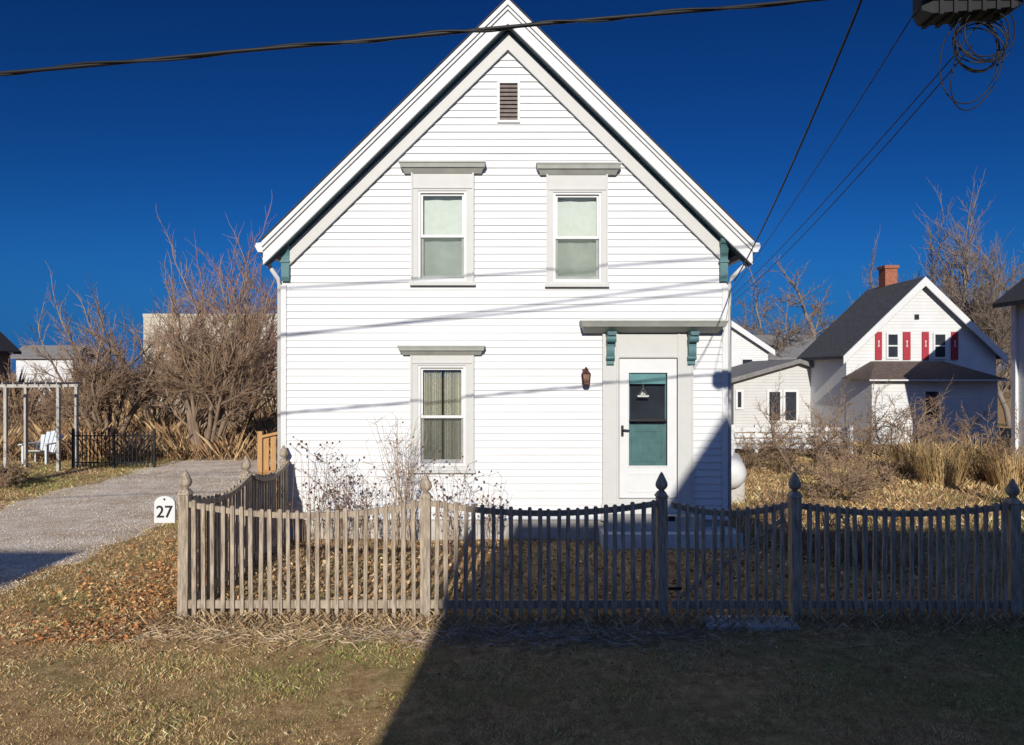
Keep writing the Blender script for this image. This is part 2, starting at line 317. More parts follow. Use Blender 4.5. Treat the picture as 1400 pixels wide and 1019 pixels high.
def window(q):
    c=q['c']; s=q['s']; x0,x1,z0,z1=wx(c[0]),wx(c[1]),wz(c[3]),wz(c[2]); a0,a1,b0,b1=wx(s[0]),wx(s[1]),wz(s[3]),wz(s[2])
    cs=MB().ring(x0,x1,z0,z1,a0-x0,x1-a1,b0-z0,z1-b1,Y-.05,Y+.05)
    cs.box(x0-.025,x1+.025,Y-.085,Y-.0505,z0-.012,z0+.03)
    zb=z0+.031
    cs.box(x0-.003,x0+.022,Y-.068,Y-.0505,zb,z1-.001); cs.box(x1-.022,x1+.003,Y-.068,Y-.0505,zb,z1-.001)
    cs.box(x0+.0225,x1-.0225,Y-.062,Y-.0505,b1+.03,b1+.055)
    W=cs.build('window',GTRIM,H)
    hd=q['h']; hood(wx(hd[0]),wx(hd[1]),wz(hd[3])-.03,wz(hd[2]),.17,HOODM,W)
    mr=wz(q['mr'])
    MB().ring(a0+.001,a1-.001,b0+.001,b1-.001,.035,.035,.04,.03,Y-.035,Y+.06).build('outer_frame',WTRIM,W)
    i0,i1,j0,j1=a0+.037,a1-.037,b0+.043,b1-.033
    sh=MB(); sh.ring(i0,i1,mr-.02,j1,.03,.03,.04,.03,Y+.0,Y+.03); sh.build('upper_sash',WTRIM,W)
    sh=MB(); sh.ring(i0,i1,j0,mr+.015,.035,.035,.045,.04,Y+.033,Y+.06); sh.build('lower_sash',WTRIM,W)
    p=MB(); p.poly((i0+.02,Y+.015,mr),(i1-.02,Y+.015,mr),(i1-.02,Y+.015,j1-.02),(i0+.02,Y+.015,j1-.02)); p.build('pane',PANE,W)
    p=MB(); p.poly((i0+.02,Y+.045,j0+.02),(i1-.02,Y+.045,j0+.02),(i1-.02,Y+.045,mr),(i0+.02,Y+.045,mr)); p.build('pane',PANE,W)
    p=MB(); p.poly((i0,Y+.01,j0),(i1,Y+.01,j0),(i1,Y+.01,mr-.021),(i0,Y+.01,mr-.021)); p.build('insect_screen',SCREEN if q['up'] else SCREEND,W)
    if q['up']:
        p=MB(); n=12
        for k in range(n):
            u0,u1=i0-.02+(i1-i0+.04)*k/n,i0-.02+(i1-i0+.04)*(k+1)/n; y0,y1=Y+.10+.006*math.sin(k*1.1),Y+.10+.006*math.sin((k+1)*1.1)
            p.poly((u0,y0,j0-.03),(u1,y1,j0-.03),(u1,y1,j1+.03),(u0,y0,j1+.03))
        p.build('roller_shade',SHADEM,W,True)
    else:
        for A,B in ((i0-.02,(i0+i1)/2-.015),((i0+i1)/2+.015,i1+.02)):
            p=MB(); n=60
            f=lambda k:Y+.10+.022*math.sin(k*.95)+.012*math.sin(k*2.3+A*9)
            for k in range(n):
                u0,u1=A+(B-A)*k/n,A+(B-A)*(k+1)/n
                p.poly((u0,f(k),j0-.03),(u1,f(k+1),j0-.03),(u1,f(k+1),j1+.03),(u0,f(k),j1+.03))
            p.build('curtain',CURT,W,True)
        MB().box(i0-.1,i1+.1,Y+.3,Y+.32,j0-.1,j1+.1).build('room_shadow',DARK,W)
for q in wins: window(q)
x0,x1,z0,z1=wx(680),wx(711),wz(169),wz(112)
V=MB().ring(x0,x1,z0,z1,.035,.035,.035,.035,Y-.045,Y+.02).build('gable_vent',WTRIM,H)
lv=MB(); n=9
for k in range(n):
    zz=z0+.035+(z1-z0-.07)*k/n; lv.hexa([(x0+.036,Y-.03,zz),(x1-.036,Y-.03,zz),(x1-.036,Y-.022,zz-.0),(x0+.036,Y-.022,zz),(x0+.036,Y-.005,zz+.05),(x1-.036,Y-.005,zz+.05),(x1-.036,Y+.003,zz+.05),(x0+.036,Y+.003,zz+.05)])
lv.build('louvre',LOUV,V); MB().box(x0+.02,x1-.02,Y+.03,Y+.04,z0,z1).build('vent_backing',DARK,V)
zf=.30; ht=wz(457)
D=MB(); D.box(wx(823),wx(845),Y-.07,Y+.05,zf,ht); D.box(wx(925),wx(946),Y-.07,Y+.05,zf,ht); D.box(wx(845),wx(925),Y-.065,Y+.05,wz(490),ht)
D.box(wx(822)-.012,wx(845)+.012,Y-.09,Y-.0705,zf,zf+.25); D.box(wx(925)-.012,wx(947)+.012,Y-.09,Y-.0705,zf,zf+.25)
for a_ in (823,925): D.box(wx(a_),wx(a_)+.03,Y-.082,Y-.0705,zf+.251,ht-.001); D.box(wx(a_+22)-.035,wx(a_+22)-.01,Y-.082,Y-.0705,zf+.251,ht-.001)
D.box(wx(846),wx(924),Y-.078,Y-.0655,wz(489),wz(486))
D.box(wx(845),wx(925),Y-.085,Y+.05,zf,wz(681))
DS=D.build('door_surround',GTRIM,H)
hood(wx(792),wx(985),wz(456),wz(440),.36,HOODM,DS,'door_hood')
for a,b in ((828,838),(938,948)):
    x0,x1=wx(a),wx(b); zt=wz(455); pr=[(Y-.083,zt),(Y-.30,zt),(Y-.30,zt-.05)]
    for i in range(13):
        t=i/12; pr.append((Y-.275+.175*t**.8+.03*math.sin(t*math.pi*2),zt-.06-.36*t))
    pr+=[(Y-.105,zt-.46),(Y-.083,zt-.48)]
    b_=MB().prism(pr,x0,x1,'x'); b_.tube([(x0-.012,Y-.215,zt-.1),(x1+.012,Y-.215,zt-.1)],.055,12); b_.tube([(x0-.008,Y-.125,zt-.37),(x1+.008,Y-.125,zt-.37)],.032,12)
    b_.box(x0-.012,x1+.012,Y-.305,Y-.084,zt-.028,zt-.001)
    b_.build('hood_bracket',TEAL,DS)
d0,d1,e0,e1=wx(846),wx(924),wz(680),wz(491)
DO=MB().ring(d0,d1,e0,e1,wx(858)-d0,d1-wx(912),wz(637)-e0,e1-wz(509),Y-.05,Y-.015)
DO.ring(d0+.12,d1-.12,e0+.08,e0+.36,.02,.02,.02,.02,Y-.056,Y-.0505)
DO=DO.build('door',WTRIM,H)
MB().ring(wx(857),wx(913),wz(638),wz(508),.02,.02,.02,.02,Y-.06,Y-.051).build('glazing_bead',WTRIM,DO)
p=MB(); gx0,gx1,gz0,gz1=wx(858),wx(912),wz(637),wz(509); p.poly((gx0,Y-.03,gz0),(gx1,Y-.03,gz0),(gx1,Y-.03,gz1),(gx0,Y-.03,gz1)); p.build('pane',PANE,DO)
ind=MB(); yi=Y+.05
ind.box(d0,d1,yi,yi+.04,e0,wz(581)); ind.box(d0,d1,yi,yi+.04,wz(526),e1); ind.box(d0,wx(862),yi,yi+.04,wz(581),wz(526)); ind.box(wx(910),d1,yi,yi+.04,wz(581),wz(526))
ind.ring(wx(864),wx(908),wz(632),wz(588),.03,.03,.03,.03,yi-.012,yi-.001)
ind.build('inner_door',TEAL,DO)
MB().box(wx(860),wx(910),Y-.022,Y-.005,wz(525),wz(511)).build('top_band',TEALP,DO)  # paler teal strip set just behind the top of the door glass
MB().box(wx(861),wx(911),yi+.015,yi+.025,wz(582),wz(525)).build('inner_window',DGLASS,DO)
MB().box(wx(858),wx(912),Y-.045,Y-.0305,wz(576),wz(573)).build('cross_bar',IRON,DO)
hd=MB(); hx,hz_=wx(850),wz(588); hd.box(hx-.018,hx+.018,Y-.062,Y-.0505,hz_-.09,hz_+.07); hd.tube([(hx,Y-.06,hz_+.01),(hx,Y-.11,hz_+.01),(hx+.1,Y-.115,hz_+.0)],.012,8); hd.lathe(hx,Y-.075,[(.012,hz_-.05),(.015,hz_-.04),(.012,hz_-.03)],8)
hd.build('handle',IRON,DO)
st=MB(); st.box(wx(818),wx(1000),Y-.50,Y-.001,-.02,.20); st.build('lower_step',STEPM,H)
MB().box(wx(824),wx(950),Y-.30,Y-.10,.202,.40).build('upper_step',CONC,H)
lx,lz=wx(800),wz(516)
LN=MB().box(lx-.045,lx+.045,Y-.045,Y-.026,lz-.10,lz+.12).build('wall_lantern',COPPER,H)
b=MB(); b.tube([(lx,Y-.04,lz+.08),(lx,Y-.10,lz+.13),(lx,Y-.13,lz+.11)],.01,6); b.frus((lx-.065,lx+.065,Y-.195,Y-.065,lz+.05),(lx-.02,lx+.02,Y-.15,Y-.11,lz+.11)); b.lathe(lx,Y-.13,[(.018,lz+.11),(.024,lz+.125),(.008,lz+.15)],8)
b.frus((lx-.03,lx+.03,Y-.16,Y-.10,lz-.13),(lx-.045,lx+.045,Y-.175,Y-.085,lz-.10))
for i in (-1,1):
    for j in (-1,1): b.tube([(lx+i*.042,Y-.13+j*.042,lz-.10),(lx+i*.056,Y-.13+j*.056,lz+.05)],.008,4)
b.build('lantern_cage',COPPER,LN)
b=MB(); b.frus((lx-.038,lx+.038,Y-.168,Y-.092,lz-.099),(lx-.05,lx+.05,Y-.18,Y-.08,lz+.049)); b.build('lantern_glass',M('amber glass',(.22,.13,.09),.15,.4,15,spec=.6),LN)
ox,oz,oy=wx(878),wz(541),Y-.075
O=thing('hanging_ornament','small white sailing boat ornament hanging in the door glass','ornament',(ox,oy,oz))
b=MB(); b.prism([(ox-.09,oz+.005),(ox+.09,oz+.005),(ox+.075,oz-.018),(ox-.075,oz-.018)],oy-.006,oy+.006); b.build('hull',GTRIM,O)
b=MB(); b.prism([(ox-.045,oz+.012),(ox-.005,oz+.012),(ox-.005,oz+.065)],oy-.004,oy+.004); b.prism([(ox+.005,oz+.012),(ox+.04,oz+.012),(ox+.005,oz+.05)],oy-.004,oy+.004); b.build('sail',GTRIM,O)
b=MB(); b.tube([(ox-.07,oy,oz),(ox,oy,oz+.11)],.0012,4); b.tube([(ox+.07,oy,oz),(ox,oy,oz+.11)],.0012,4); b.tube([(ox,oy,oz+.11),(ox,oy+.02,oz+.25)],.0012,4); b.build('string',GTRIM,O)

# ------------------------------------------------------------------ picket fences
FY=6.80; SC=F/FY
def fx(p): return (p-700)/SC
def fz(p): return CH+(509.5-p)/SC
def post(x,y,top,parent,name='post'):
    b=MB(); w_=.050; zt=top-.24; tx_,ty_=R.uniform(-.012,.012),R.uniform(-.01,.01)
    b.hexa([(x-w_,y-w_,-.05),(x+w_,y-w_,-.05),(x+w_,y+w_,-.05),(x-w_,y+w_,-.05),(x-w_+tx_,y-w_+ty_,zt),(x+w_+tx_,y-w_+ty_,zt),(x+w_+tx_,y+w_+ty_,zt),(x-w_+tx_,y+w_+ty_,zt)])
    x+=tx_; y+=ty_
    b.frus((x-w_-.012,x+w_+.012,y-w_-.012,y+w_+.012,zt+.001),(x-w_+.015,x+w_-.015,y-w_+.015,y+w_-.015,zt+.05))
    P=b.build(name,FENCE,parent)
    f=MB().lathe(x,y,[(.034,zt+.045),(.028,zt+.065),(.05,zt+.085),(.062,zt+.11),(.058,zt+.14),(.035,zt+.19),(.012,zt+.235),(.002,zt+.245)],12)
    f.build('finial',FENCE,P,True); return P
def section(p0,p1,n,sag,top,parent,bottom=.0,pw=.040,rail_b=(.11,.19),gap=.07,th=.02):
    p0=Vector((*p0,0)); p1=Vector((*p1,0)); d=(p1-p0); Ln=d.length; d.normalize(); nrm=Vector((d.y,-d.x,0))
    zt=lambda u: top-sag*4*u*(1-u)
    rl=MB(); K=24
    for i in range(K):
        u0,u1=i/K,(i+1)/K; a=p0+d*(.05+(Ln-.1)*u0); c=p0+d*(.05+(Ln-.1)*u1)
        q=[]
        for P_,u in ((a,u0),(c,u1)):
            for off,dz in ((0,-.085),(-.035,-.085),(-.035,-.03),(0,-.03)): q.append((P_+nrm*off+Vector((0,0,zt(u)+dz))))
        rl.hexa([q[0],q[4],q[5],q[1],q[3],q[7],q[6],q[2]])
    rl.build('top_rail',FENCE,parent)
    a=p0+d*.05; c=p1-d*.05; b=MB(); z0,z1=rail_b
    b.hexa([a+Vector((0,0,z0)),c+Vector((0,0,z0)),c-nrm*.035+Vector((0,0,z0)),a-nrm*.035+Vector((0,0,z0)),a+Vector((0,0,z1)),c+Vector((0,0,z1)),c-nrm*.035+Vector((0,0,z1)),a-nrm*.035+Vector((0,0,z1))])
    b.build('bottom_rail',FENCE,parent)
    for k in range(n):
        u=(k+.5)/n; c=p0+d*(gap+(Ln-2*gap)*u+R.uniform(-.006,.006)); z=zt((c-p0).length/Ln)+R.uniform(-.010,.010); h=pw/2*R.uniform(.88,1.1); tl=R.uniform(-.012,.012); b0=bottom+R.uniform(-.015,.025)
        q=[]
        for zz,sh in ((b0,0),(z-.012,tl),(z,tl)):
            for sx,of in ((-h,.003),(h,.003),(h,th+.003),(-h,th+.003)):
                k_=1 if zz<z else .6
                q.append(c+d*(sx*k_+sh)+nrm*of+Vector((0,0,zz)))
        b=MB(); b.hexa(q[:8]); b.hexa(q[4:]); b.build('picket',FENCE,parent)
FE=thing('picket_fence','weathered scalloped picket fence left of the gate, turning back to the house','fence',(fx(582),FY,0))
post(fx(252),FY,fz(643),FE); post(fx(582),FY,fz(648),FE); post(fx(906),FY,fz(646),FE)
section((fx(252),FY-.03),(fx(582),FY-.03),24,.115,fz(681),FE); section((fx(582),FY-.03),(fx(906),FY-.03),24,.10,fz(680),FE)
post(fx(252)-.02,8.45,1.42,FE); post(fx(252)-.03,9.85,1.40,FE)
section((fx(252)+.03,8.45),(fx(252)+.03,FY),16,.13,1.24,FE); section((fx(252)+.03,9.85),(fx(252)+.03,8.45),14,.12,1.22,FE)
GT=thing('picket_gate','scalloped picket gate in shadow between the two gate posts','gate',(fx(997),FY,0))
section((fx(911)+.0,FY-.03),(fx(1083),FY-.03),13,.085,fz(682),GT,bottom=.04)
b=MB(); b.tube([(fx(925),FY-.02,.2),(fx(1070),FY-.02,1.0)],.022,4); b.build('brace',FENCE,GT)
b=MB(); b.box(fx(912),fx(921),FY-.06,FY-.051,.98,1.03); b.build('hinge',IRON,GT)
b=MB(); b.box(fx(912),fx(930),FY-.06,FY-.051,.30,.33); b.build('hinge',IRON,GT)
FR=thing('picket_fence','weathered scalloped picket fence right of the gate, all in shadow','fence',(fx(1240),FY,0))
post(fx(1088),FY,fz(646),FR); post(fx(1385),FY,fz(655),FR)
section((fx(1088),FY-.03),(fx(1385),FY-.03),22,.075,fz(684),FR); section((fx(1385),FY-.03),(fx(1680),FY-.03),22,.09,fz(684),FR); post(fx(1680),FY,fz(655),FR)
# house number sign
sx,sy=fx(232),FY-.09; z0,z1=fz(712),fz(676)
SG=thing('house_number_sign','white arched number sign reading 27 on the left corner fence post','sign',(sx,sy,z0))
hwid=.102; pr=[(sx-hwid,z0),(sx+hwid,z0),(sx+hwid,z1-.085)]
for i in range(1,12):
    a=math.pi*i/12; pr.append((sx+hwid*math.cos(a),z1-.085+.085*math.sin(a)**.8))
pr.append((sx-hwid,z1-.085)); MB().prism(pr,sy-.012,sy+.012).build('board',WTRIM,SG)
cu=bpy.data.curves.new('numerals','FONT'); cu.body='27'; cu.size=.165; cu.extrude=.002; cu.offset=.0012; cu.align_x='CENTER'
tmp=bpy.data.objects.new('tmp',cu); COL.objects.link(tmp); bpy.context.view_layer.update()
me=bpy.data.meshes.new_from_object(tmp.evaluated_get(bpy.context.evaluated_depsgraph_get())); bpy.data.objects.remove(tmp)
no=bpy.data.objects.new('numerals',me); COL.objects.link(no); me.materials.clear(); me.materials.append(BLACK); no.parent=SG; no.rotation_euler=(math.radians(90),0,0); no.location=(0,-.0165,.055)
b=MB(); b.tube([(sx,sy-.013,z1-.03),(sx,sy-.018,z1-.03)],.010,10); b.build('screw',BLACK,SG)
b=MB(); b.box(sx-.02,fx(252)-.05,sy+.013,sy+.035,z0+.04,z0+.12); b.build('mounting_bracket',FENCE,SG)
tag(MB().prism([(fx(955),6.5),(fx(1075),6.48),(fx(1078),6.78),(fx(958),6.8)],-.02,.035,'z').build('stone_slab',STONE),'pale stone slab on the ground under the gate','slab')

# ------------------------------------------------------------------ bare trees
def rotdir(d,ang,az):
    u=d.cross(Vector((0,0,1)) if abs(d.z)<.95 else Vector((1,0,0))).normalized(); w_=d.cross(u)
    return (d*math.cos(ang)+(u*math.cos(az)+w_*math.sin(az))*math.sin(ang)).normalized()
def grow(tr,cr,p,d,Ln,r,lv,cfg,rng):
    ns=5 if lv==0 else (4 if lv<3 else 3)
    pts=[p]; dirs=[d]
    for i in range(ns):
        wv=cfg['wig']*(1 if lv else .5)
        d=(d+Vector((rng.gauss(0,wv),rng.gauss(0,wv),rng.gauss(0,wv)+cfg['up']))).normalized(); p=p+d*Ln/ns; pts.append(p); dirs.append(d)
    re=r*cfg.get('tap',.55) if lv<cfg['max'] else r*.4
    rad=[r+(re-r)*i/ns for i in range(ns+1)]
    (tr if lv<=cfg.get('split',1) else cr).tube(pts,rad,7 if lv==0 else (5 if lv==1 else 3),False)
    if lv>=cfg['max']: return
    n=cfg['n'][lv]
    for k in range(n):
        t=cfg['t0'] if lv==0 else .2
        t=t+(1-t)*(k+rng.random())/n; f=t*ns; i=min(int(f),ns-1); q=pts[i].lerp(pts[i+1],f-i)
        a=rng.uniform(*cfg['ang']); az=rng.uniform(0,6.283)
        nd=rotdir(dirs[i],a,az)
        l2=Ln*rng.uniform(*cfg['len'])*(1.1-.45*t); r2=max(cfg['rmin'],(r+(re-r)*t)*rng.uniform(.40,.64))
        grow(tr,cr,q,nd,l2,r2,lv+1,cfg,rng)
    grow(tr,cr,pts[-1],dirs[-1],Ln*.7,max(cfg['rmin'],re),lv+1,cfg,rng)
def tree(name,label,cat,base,stems,h,r0,cfg,seed,bm,tm_,spread=.5,group=None):
    rng=random.Random(seed); T=thing(name,label,cat,base,group); tr,cr=MB(),MB()
    for k in range(stems):
        az=6.283*k/stems+rng.uniform(-.3,.3); sp=0.06 if stems==1 else rng.uniform(.12,spread)
        d=Vector((math.cos(az)*sp,math.sin(az)*sp,1)).normalized()
        b=Vector(base)+Vector((math.cos(az)*.15,math.sin(az)*.15,-.1)) if stems>1 else Vector(base)-Vector((0,0,.1))
        grow(tr,cr,b,d,h*rng.uniform(.8,1.1),r0*rng.uniform(.7,1.1),0,cfg,rng)
    tr.build('trunk',bm,T,True); cr.build('crown',tm_,T,True); return T
C_SH=dict(wig=.14,up=.035,max=4,n=[6,6,5,4],ang=(.28,.8),len=(.42,.66),rmin=.0068,t0=.4,split=1,tap=.58)
C_TR=dict(wig=.13,up=.05,max=5,n=[7,5,4,4,3],ang=(.35,.9),len=(.42,.68),rmin=.010,t0=.3)
C_TU=dict(C_TR,n=[9,6,5,4,3],up=.06,len=(.42,.66),ang=(.3,.82),split=1,tap=.58)
C_SM=dict(wig=.16,up=.0,max=4,n=[5,4,4,3],ang=(.4,1.0),len=(.4,.65),rmin=.0045,t0=.25)
tree('bare_shrub','large many stemmed bare shrub at the end of the driveway','shrub',(PX(282,19.5),19.5,0),10,2.6,.09,C_SH,3,BARK,TWIG,.72)
tree('bare_tree','bushy bare tree behind the iron fence, left of the large bare shrub','tree',(PX(150,22.5),22.5,0),8,2.45,.09,C_SH,5,BARK,TWIG,.7)
tree('bare_tree','bare tree with reddish twig tips beside the left wall of the white house','tree',(PX(322,25),25,0),7,3.15,.10,dict(C_SH,rmin=.0085),8,BARK,TWIGR,.5)
tree('bare_shrub','rounded bare shrub in front of the cream building, between the two larger ones','shrub',(PX(215,27),27,0),6,2.2,.08,dict(C_SH,rmin=.009,n=[5,5,5,4]),9,BARK,TWIGG,.7)
tree('bare_tree','bare tree at the left edge whose twigs reach into the sky','tree',(-11.0,12.9,0),1,2.5,.11,dict(C_TR,rmin=.006),11,BARKG,TWIGG)
tree('bare_tree','gnarled wide crowned bare tree behind the low grey houses','tree',(PX(1080,44),44,0),3,4.5,.30,dict(C_TR,rmin=.016,wig=.18,up=.01,n=[7,6,5,4,3],ang=(.5,1.1),split=1,tap=.58),14,BARKG,TWIGG,.75)
tree('bare_tree','tall bare tree rising behind the brick chimney','tree',(PX(1235,44),44,0),2,4.9,.20,dict(C_TU,rmin=.013),17,BARKG,TWIGG,.35)
tree('bare_tree','tall bare tree behind the red shuttered house, right of its ridge','tree',(PX(1315,41),41,0),3,4.9,.19,dict(C_TU,rmin=.013),19,BARKG,TWIGG,.4)
tree('bare_tree','tall bare tree at the right edge behind the red shuttered house','tree',(PX(1386,31),31,0),2,4.3,.17,dict(C_TU,rmin=.010),23,BARKG,TWIGG,.25)
shr=[((1105,16),4,1.05,.035,.8,'small bare ornamental tree in front of the pale grey annex'),((1060,18.5),5,.7,.02,.8,'brown bare shrub in front of the annex glass doors'),
 ((1165,18),5,.95,.025,.8,'bare shrub in front of the left corner of the red shuttered house'),((1225,19),5,1.2,.03,.8,'bare twiggy shrub in front of the white porch wall'),
 ((1300,20),5,.85,.02,.8,'bare brown shrub in front of the shaded part of the porch'),((1135,8.9),8,.48,.010,1.3,'low tangled bare bush just behind the right end of the fence'),
 ((1060,11.5),5,.33,.009,1.2,'low bare bush near the white gas tank'),((1372,15),6,.72,.018,.9,'brown bare bush at the right edge behind the ornamental grass'),
 ((-5,14.5),8,.50,.012,.9,'dense brown bush at the left edge beside the driveway'),((1190,14.5),7,.5,.010,1.1,'low brown bush left of the golden ornamental grass'),
 ((1145,13),6,.55,.012,1.1,'tangled bare bush in the middle of the right yard'),((1025,17),5,.5,.014,.9,'bare bush just right of the white house in front of the board fence'),
 ((1215,8.6),6,.36,.008,1.3,'small dark bush behind the right fence, near its middle'),
 ((20,25),7,1.25,.03,.8,'bare bush behind the arbor at the left edge'),((78,26),7,1.35,.03,.8,'bare bush between the arbor and the bushy bare tree')]
for i,((px,dd),n,h,r0,sp,lab) in enumerate(shr):
    tree('bare_shrub',lab,'shrub',(PX(px,dd),dd,0),n,h,r0,dict(C_SM,rmin=.0035 if dd<13 else (.006 if dd<22 else .009)),29+2*i,BARK,TWIG,sp)
rng=random.Random(99); fwood=MB()
cfgw=dict(wig=.12,up=.05,max=3,n=[8,5,4],ang=(.3,.95),len=(.4,.65),rmin=.024,t0=.08)
for i in range(150):
    x=rng.uniform(-78,78) if i<90 else rng.uniform(26,66); y=rng.uniform(60,84)
    if abs(x)<16: continue
    grow(fwood,fwood,Vector((x,y,0)),Vector((0,0,1)),rng.uniform(1.4,2.8),.12,0,cfgw,rng)
tag(fwood.build('far_wood',TWIGG),'far-off leafless wood along the horizon','wood',kind='stuff')

# ------------------------------------------------------------------ background houses
def ghouse(label,x0,x1,y0,y1,zE,zR,axis,wm,rm,windows=(),ov=.25,trim=None,th=.12,cat='house'):
    Hh=thing('neighbour_house',label,cat,((x0+x1)/2,y0,0)); xm=(x0+x1)/2; ym=(y0+y1)/2
    if axis=='y':
        MB().prism([(x0,-.05),(x1,-.05),(x1,zE),(xm,zR),(x0,zE)],y0,y1).build('wall',wm,Hh)
        m=(zR-zE)/(xm-x0); rb=MB()
        for s in (-1,1):
            xe=xm+s*(xm-x0+ov); z=zR-m*(xm-x0+ov)
            rb.prism([(xm,zR+.02),(xe,z+.02),(xe,z+.02+th),(xm,zR+.02+th*1.3)],y0-ov,y1+ov)
        rb.build('roof',rm,Hh)
        if trim:
            t=MB()
            for s in (-1,1):
                xe=xm+s*(xm-x0+ov+.01); z=zR-m*(xm-x0+ov+.01)
                t.prism([(xm,zR-.16),(xe,z-.16),(xe,z+th*1.1),(xm,zR+th*1.4)],y0-ov-.06,y0-ov-.002)
            t.build('rake_board',trim,Hh)
    elif axis=='x':
        MB().prism([(y0,-.05),(y1,-.05),(y1,zE),(ym,zR),(y0,zE)],x0,x1,'x').build('wall',wm,Hh)
        m=(zR-zE)/(ym-y0); rb=MB()
        for s in (-1,1):
            ye=ym+s*(ym-y0+ov); z=zR-m*(ym-y0+ov)
            rb.prism([(ym,zR+.02),(ye,z+.02),(ye,z+.02+th),(ym,zR+.02+th*1.3)],x0-ov,x1+ov,'x')
        rb.build('roof',rm,Hh)
    else:
        MB().box(x0,x1,y0,y1,-.05,zE).build('wall',wm,Hh)
        MB().box(x0-ov,x1+ov,y0-ov,y1+ov,zE+.002,zE+.18).build('roof',rm,Hh)
    for (a,b_,c,d_) in windows:
        W=MB().ring(a,b_,c,d_,.07,.07,.07,.07,y0-.05,y0+.02).build('window',WTRIM,Hh)
        MB().box(a+.06,b_-.06,y0-.03,y0-.01,c+.06,d_-.06).build('pane',DGLASS,W)
        MB().box(a+.07,b_-.07,y0-.045,y0-.031,(c+d_)/2-.025,(c+d_)/2+.025).build('meeting_rail',WTRIM,W)
    return Hh
d=25.0
def nx_(p): return PX(p,d)
def nz_(p): return PZ(p,d)
RH=ghouse('white gable house with red shutters and a brick chimney at right',nx_(1157),nx_(1362),d,d+3.6,nz_(484),nz_(386),'y',SIDEW,ROOFG,
   [(nx_(1211),nx_(1229),nz_(491),nz_(455)),(nx_(1275),nx_(1294),nz_(491),nz_(455))],.22,WTRIM)
for a,b_ in ((1196,1205),(1234,1244),(1260,1269),(1300,1309)):
    Sh=MB().box(nx_(a),nx_(b_),d-.05,d-.003,nz_(492),nz_(454)).build('shutter',REDP,RH)
    c=(nx_(a)+nx_(b_))/2; zz=nz_(470)
    k=MB(); k.box(c-.012,c+.012,d-.058,d-.051,zz-.08,zz+.06); k.box(c-.035,c+.035,d-.058,d-.051,zz-.11,zz-.081); k.box(c-.025,c+.025,d-.058,d-.051,zz+.061,zz+.11); k.build('cutout',WTRIM,Sh)
MB().box(nx_(1250),nx_(1256),d-.03,d-.003,nz_(437),nz_(430)).build('attic_vent',DGLASS,RH)
cx=PX(1213,27.6); ch=MB().box(cx-.24,cx+.24,27.3,27.8,PZ(400,27.5),PZ(368,27.5)); ch.box(cx-.29,cx+.29,27.25,27.85,PZ(368,27.5)+.001,PZ(364,27.5)); ch.build('chimney',BRICK,RH)
py=23.2; a0,a1=PX(1192,py),PX(1364,py)
MB().box(a0,a1,py,d-.003,-.03,PZ(519,py)).build('porch_wall',SIDEW,RH)
zt0,zt1=PZ(519,py)+.003,PZ(494,24.6)
pr_=MB().hexa([(a0-.2,py-.25,zt0),(a1+.2,py-.25,zt0),(a1+.2,d-.004,zt0),(a0-.2,d-.004,zt0),(a0+.9,d-.3,zt1),(a1-.9,d-.3,zt1),(a1-.9,d-.004,zt1),(a0+.9,d-.004,zt1)]); pr_.build('porch_roof',ROOFB,RH)
MB().box(a0-.22,a1+.22,py-.27,py-.251,zt0-.05,zt0+.0).build('porch_fascia',WTRIM,RH)
wq=MB().ring(PX(1262,py),PX(1285,py),PZ(575,py),PZ(533,py),.06,.06,.06,.06,py-.04,py+.01).build('porch_window',WTRIM,RH); MB().box(PX(1263,py),PX(1284,py),py-.02,py-.005,PZ(574,py),PZ(534,py)).build('pane',DGLASS,wq)
d2=36
LH=ghouse('pale low house with a grey roof just right of the white house',PX(900,d2),PX(1050,d2),d2,d2+6,PZ(478,d2),PZ(428,d2),'y',SIDEW,ROOFL,[(PX(1013,d2),PX(1030,d2),PZ(509,d2),PZ(490,d2))],.25,WTRIM)
d3=40
ghouse('grey roofed house half hidden between the low house and the red shuttered one',PX(1030,d3),PX(1135,d3),d3,d3+6,PZ(490,d3),PZ(462,d3+3),'x',SIDEG,ROOFL)
d4=28; LN2=thing('neighbour_annex','pale grey garden annex with glass doors in front of the low house','annex',(PX(1055,d4),d4,0))
MB().prism([(PX(1003,d4),-.03),(PX(1118,d4),-.03),(PX(1118,d4),PZ(508,d4)),(PX(1090,d4),PZ(497,d4)),(PX(1003,d4),PZ(522,d4))],d4,d4+5).build('wall',SIDEG,LN2)
MB().prism([(PX(995,d4),PZ(524,d4)),(PX(1090,d4),PZ(497,d4)+.01),(PX(1122,d4),PZ(508,d4)),(PX(1122,d4),PZ(503,d4)),(PX(1090,d4),PZ(491,d4)),(PX(995,d4),PZ(518,d4))],d4-.3,d4+5.2).build('roof',ROOFL,LN2)
for u0,u1 in ((1005,1016),(1048,1069),(1070,1091)):
    gd=MB().ring(PX(u0,d4),PX(u1,d4),PZ(578 if u0>1040 else 560,d4),PZ(533,d4),.09,.09,.09,.09,d4-.06,d4+.01).build('patio_door' if u0>1040 else 'window',WTRIM,LN2)
    MB().box(PX(u0+2,d4),PX(u1-2,d4),d4-.03,d4-.01,PZ(577 if u0>1040 else 559,d4),PZ(534,d4)).build('pane',DGLASS,gd)
d5=20; BF=thing('board_fence','low white board fence in front of the pale grey annex','fence',(PX(1080,d5),d5,0))
for k in range(4): MB().box(PX(1002,d5),PX(1165,d5),d5-.03,d5-.003,.22+k*.165,.345+k*.165).build('board',WTRIM,BF)
for k in range(6): xx=PX(1002+k*32.4,d5); MB().box(xx-.05,xx+.05,d5,d5+.08,-.05,.92).build('post',WTRIM,BF)
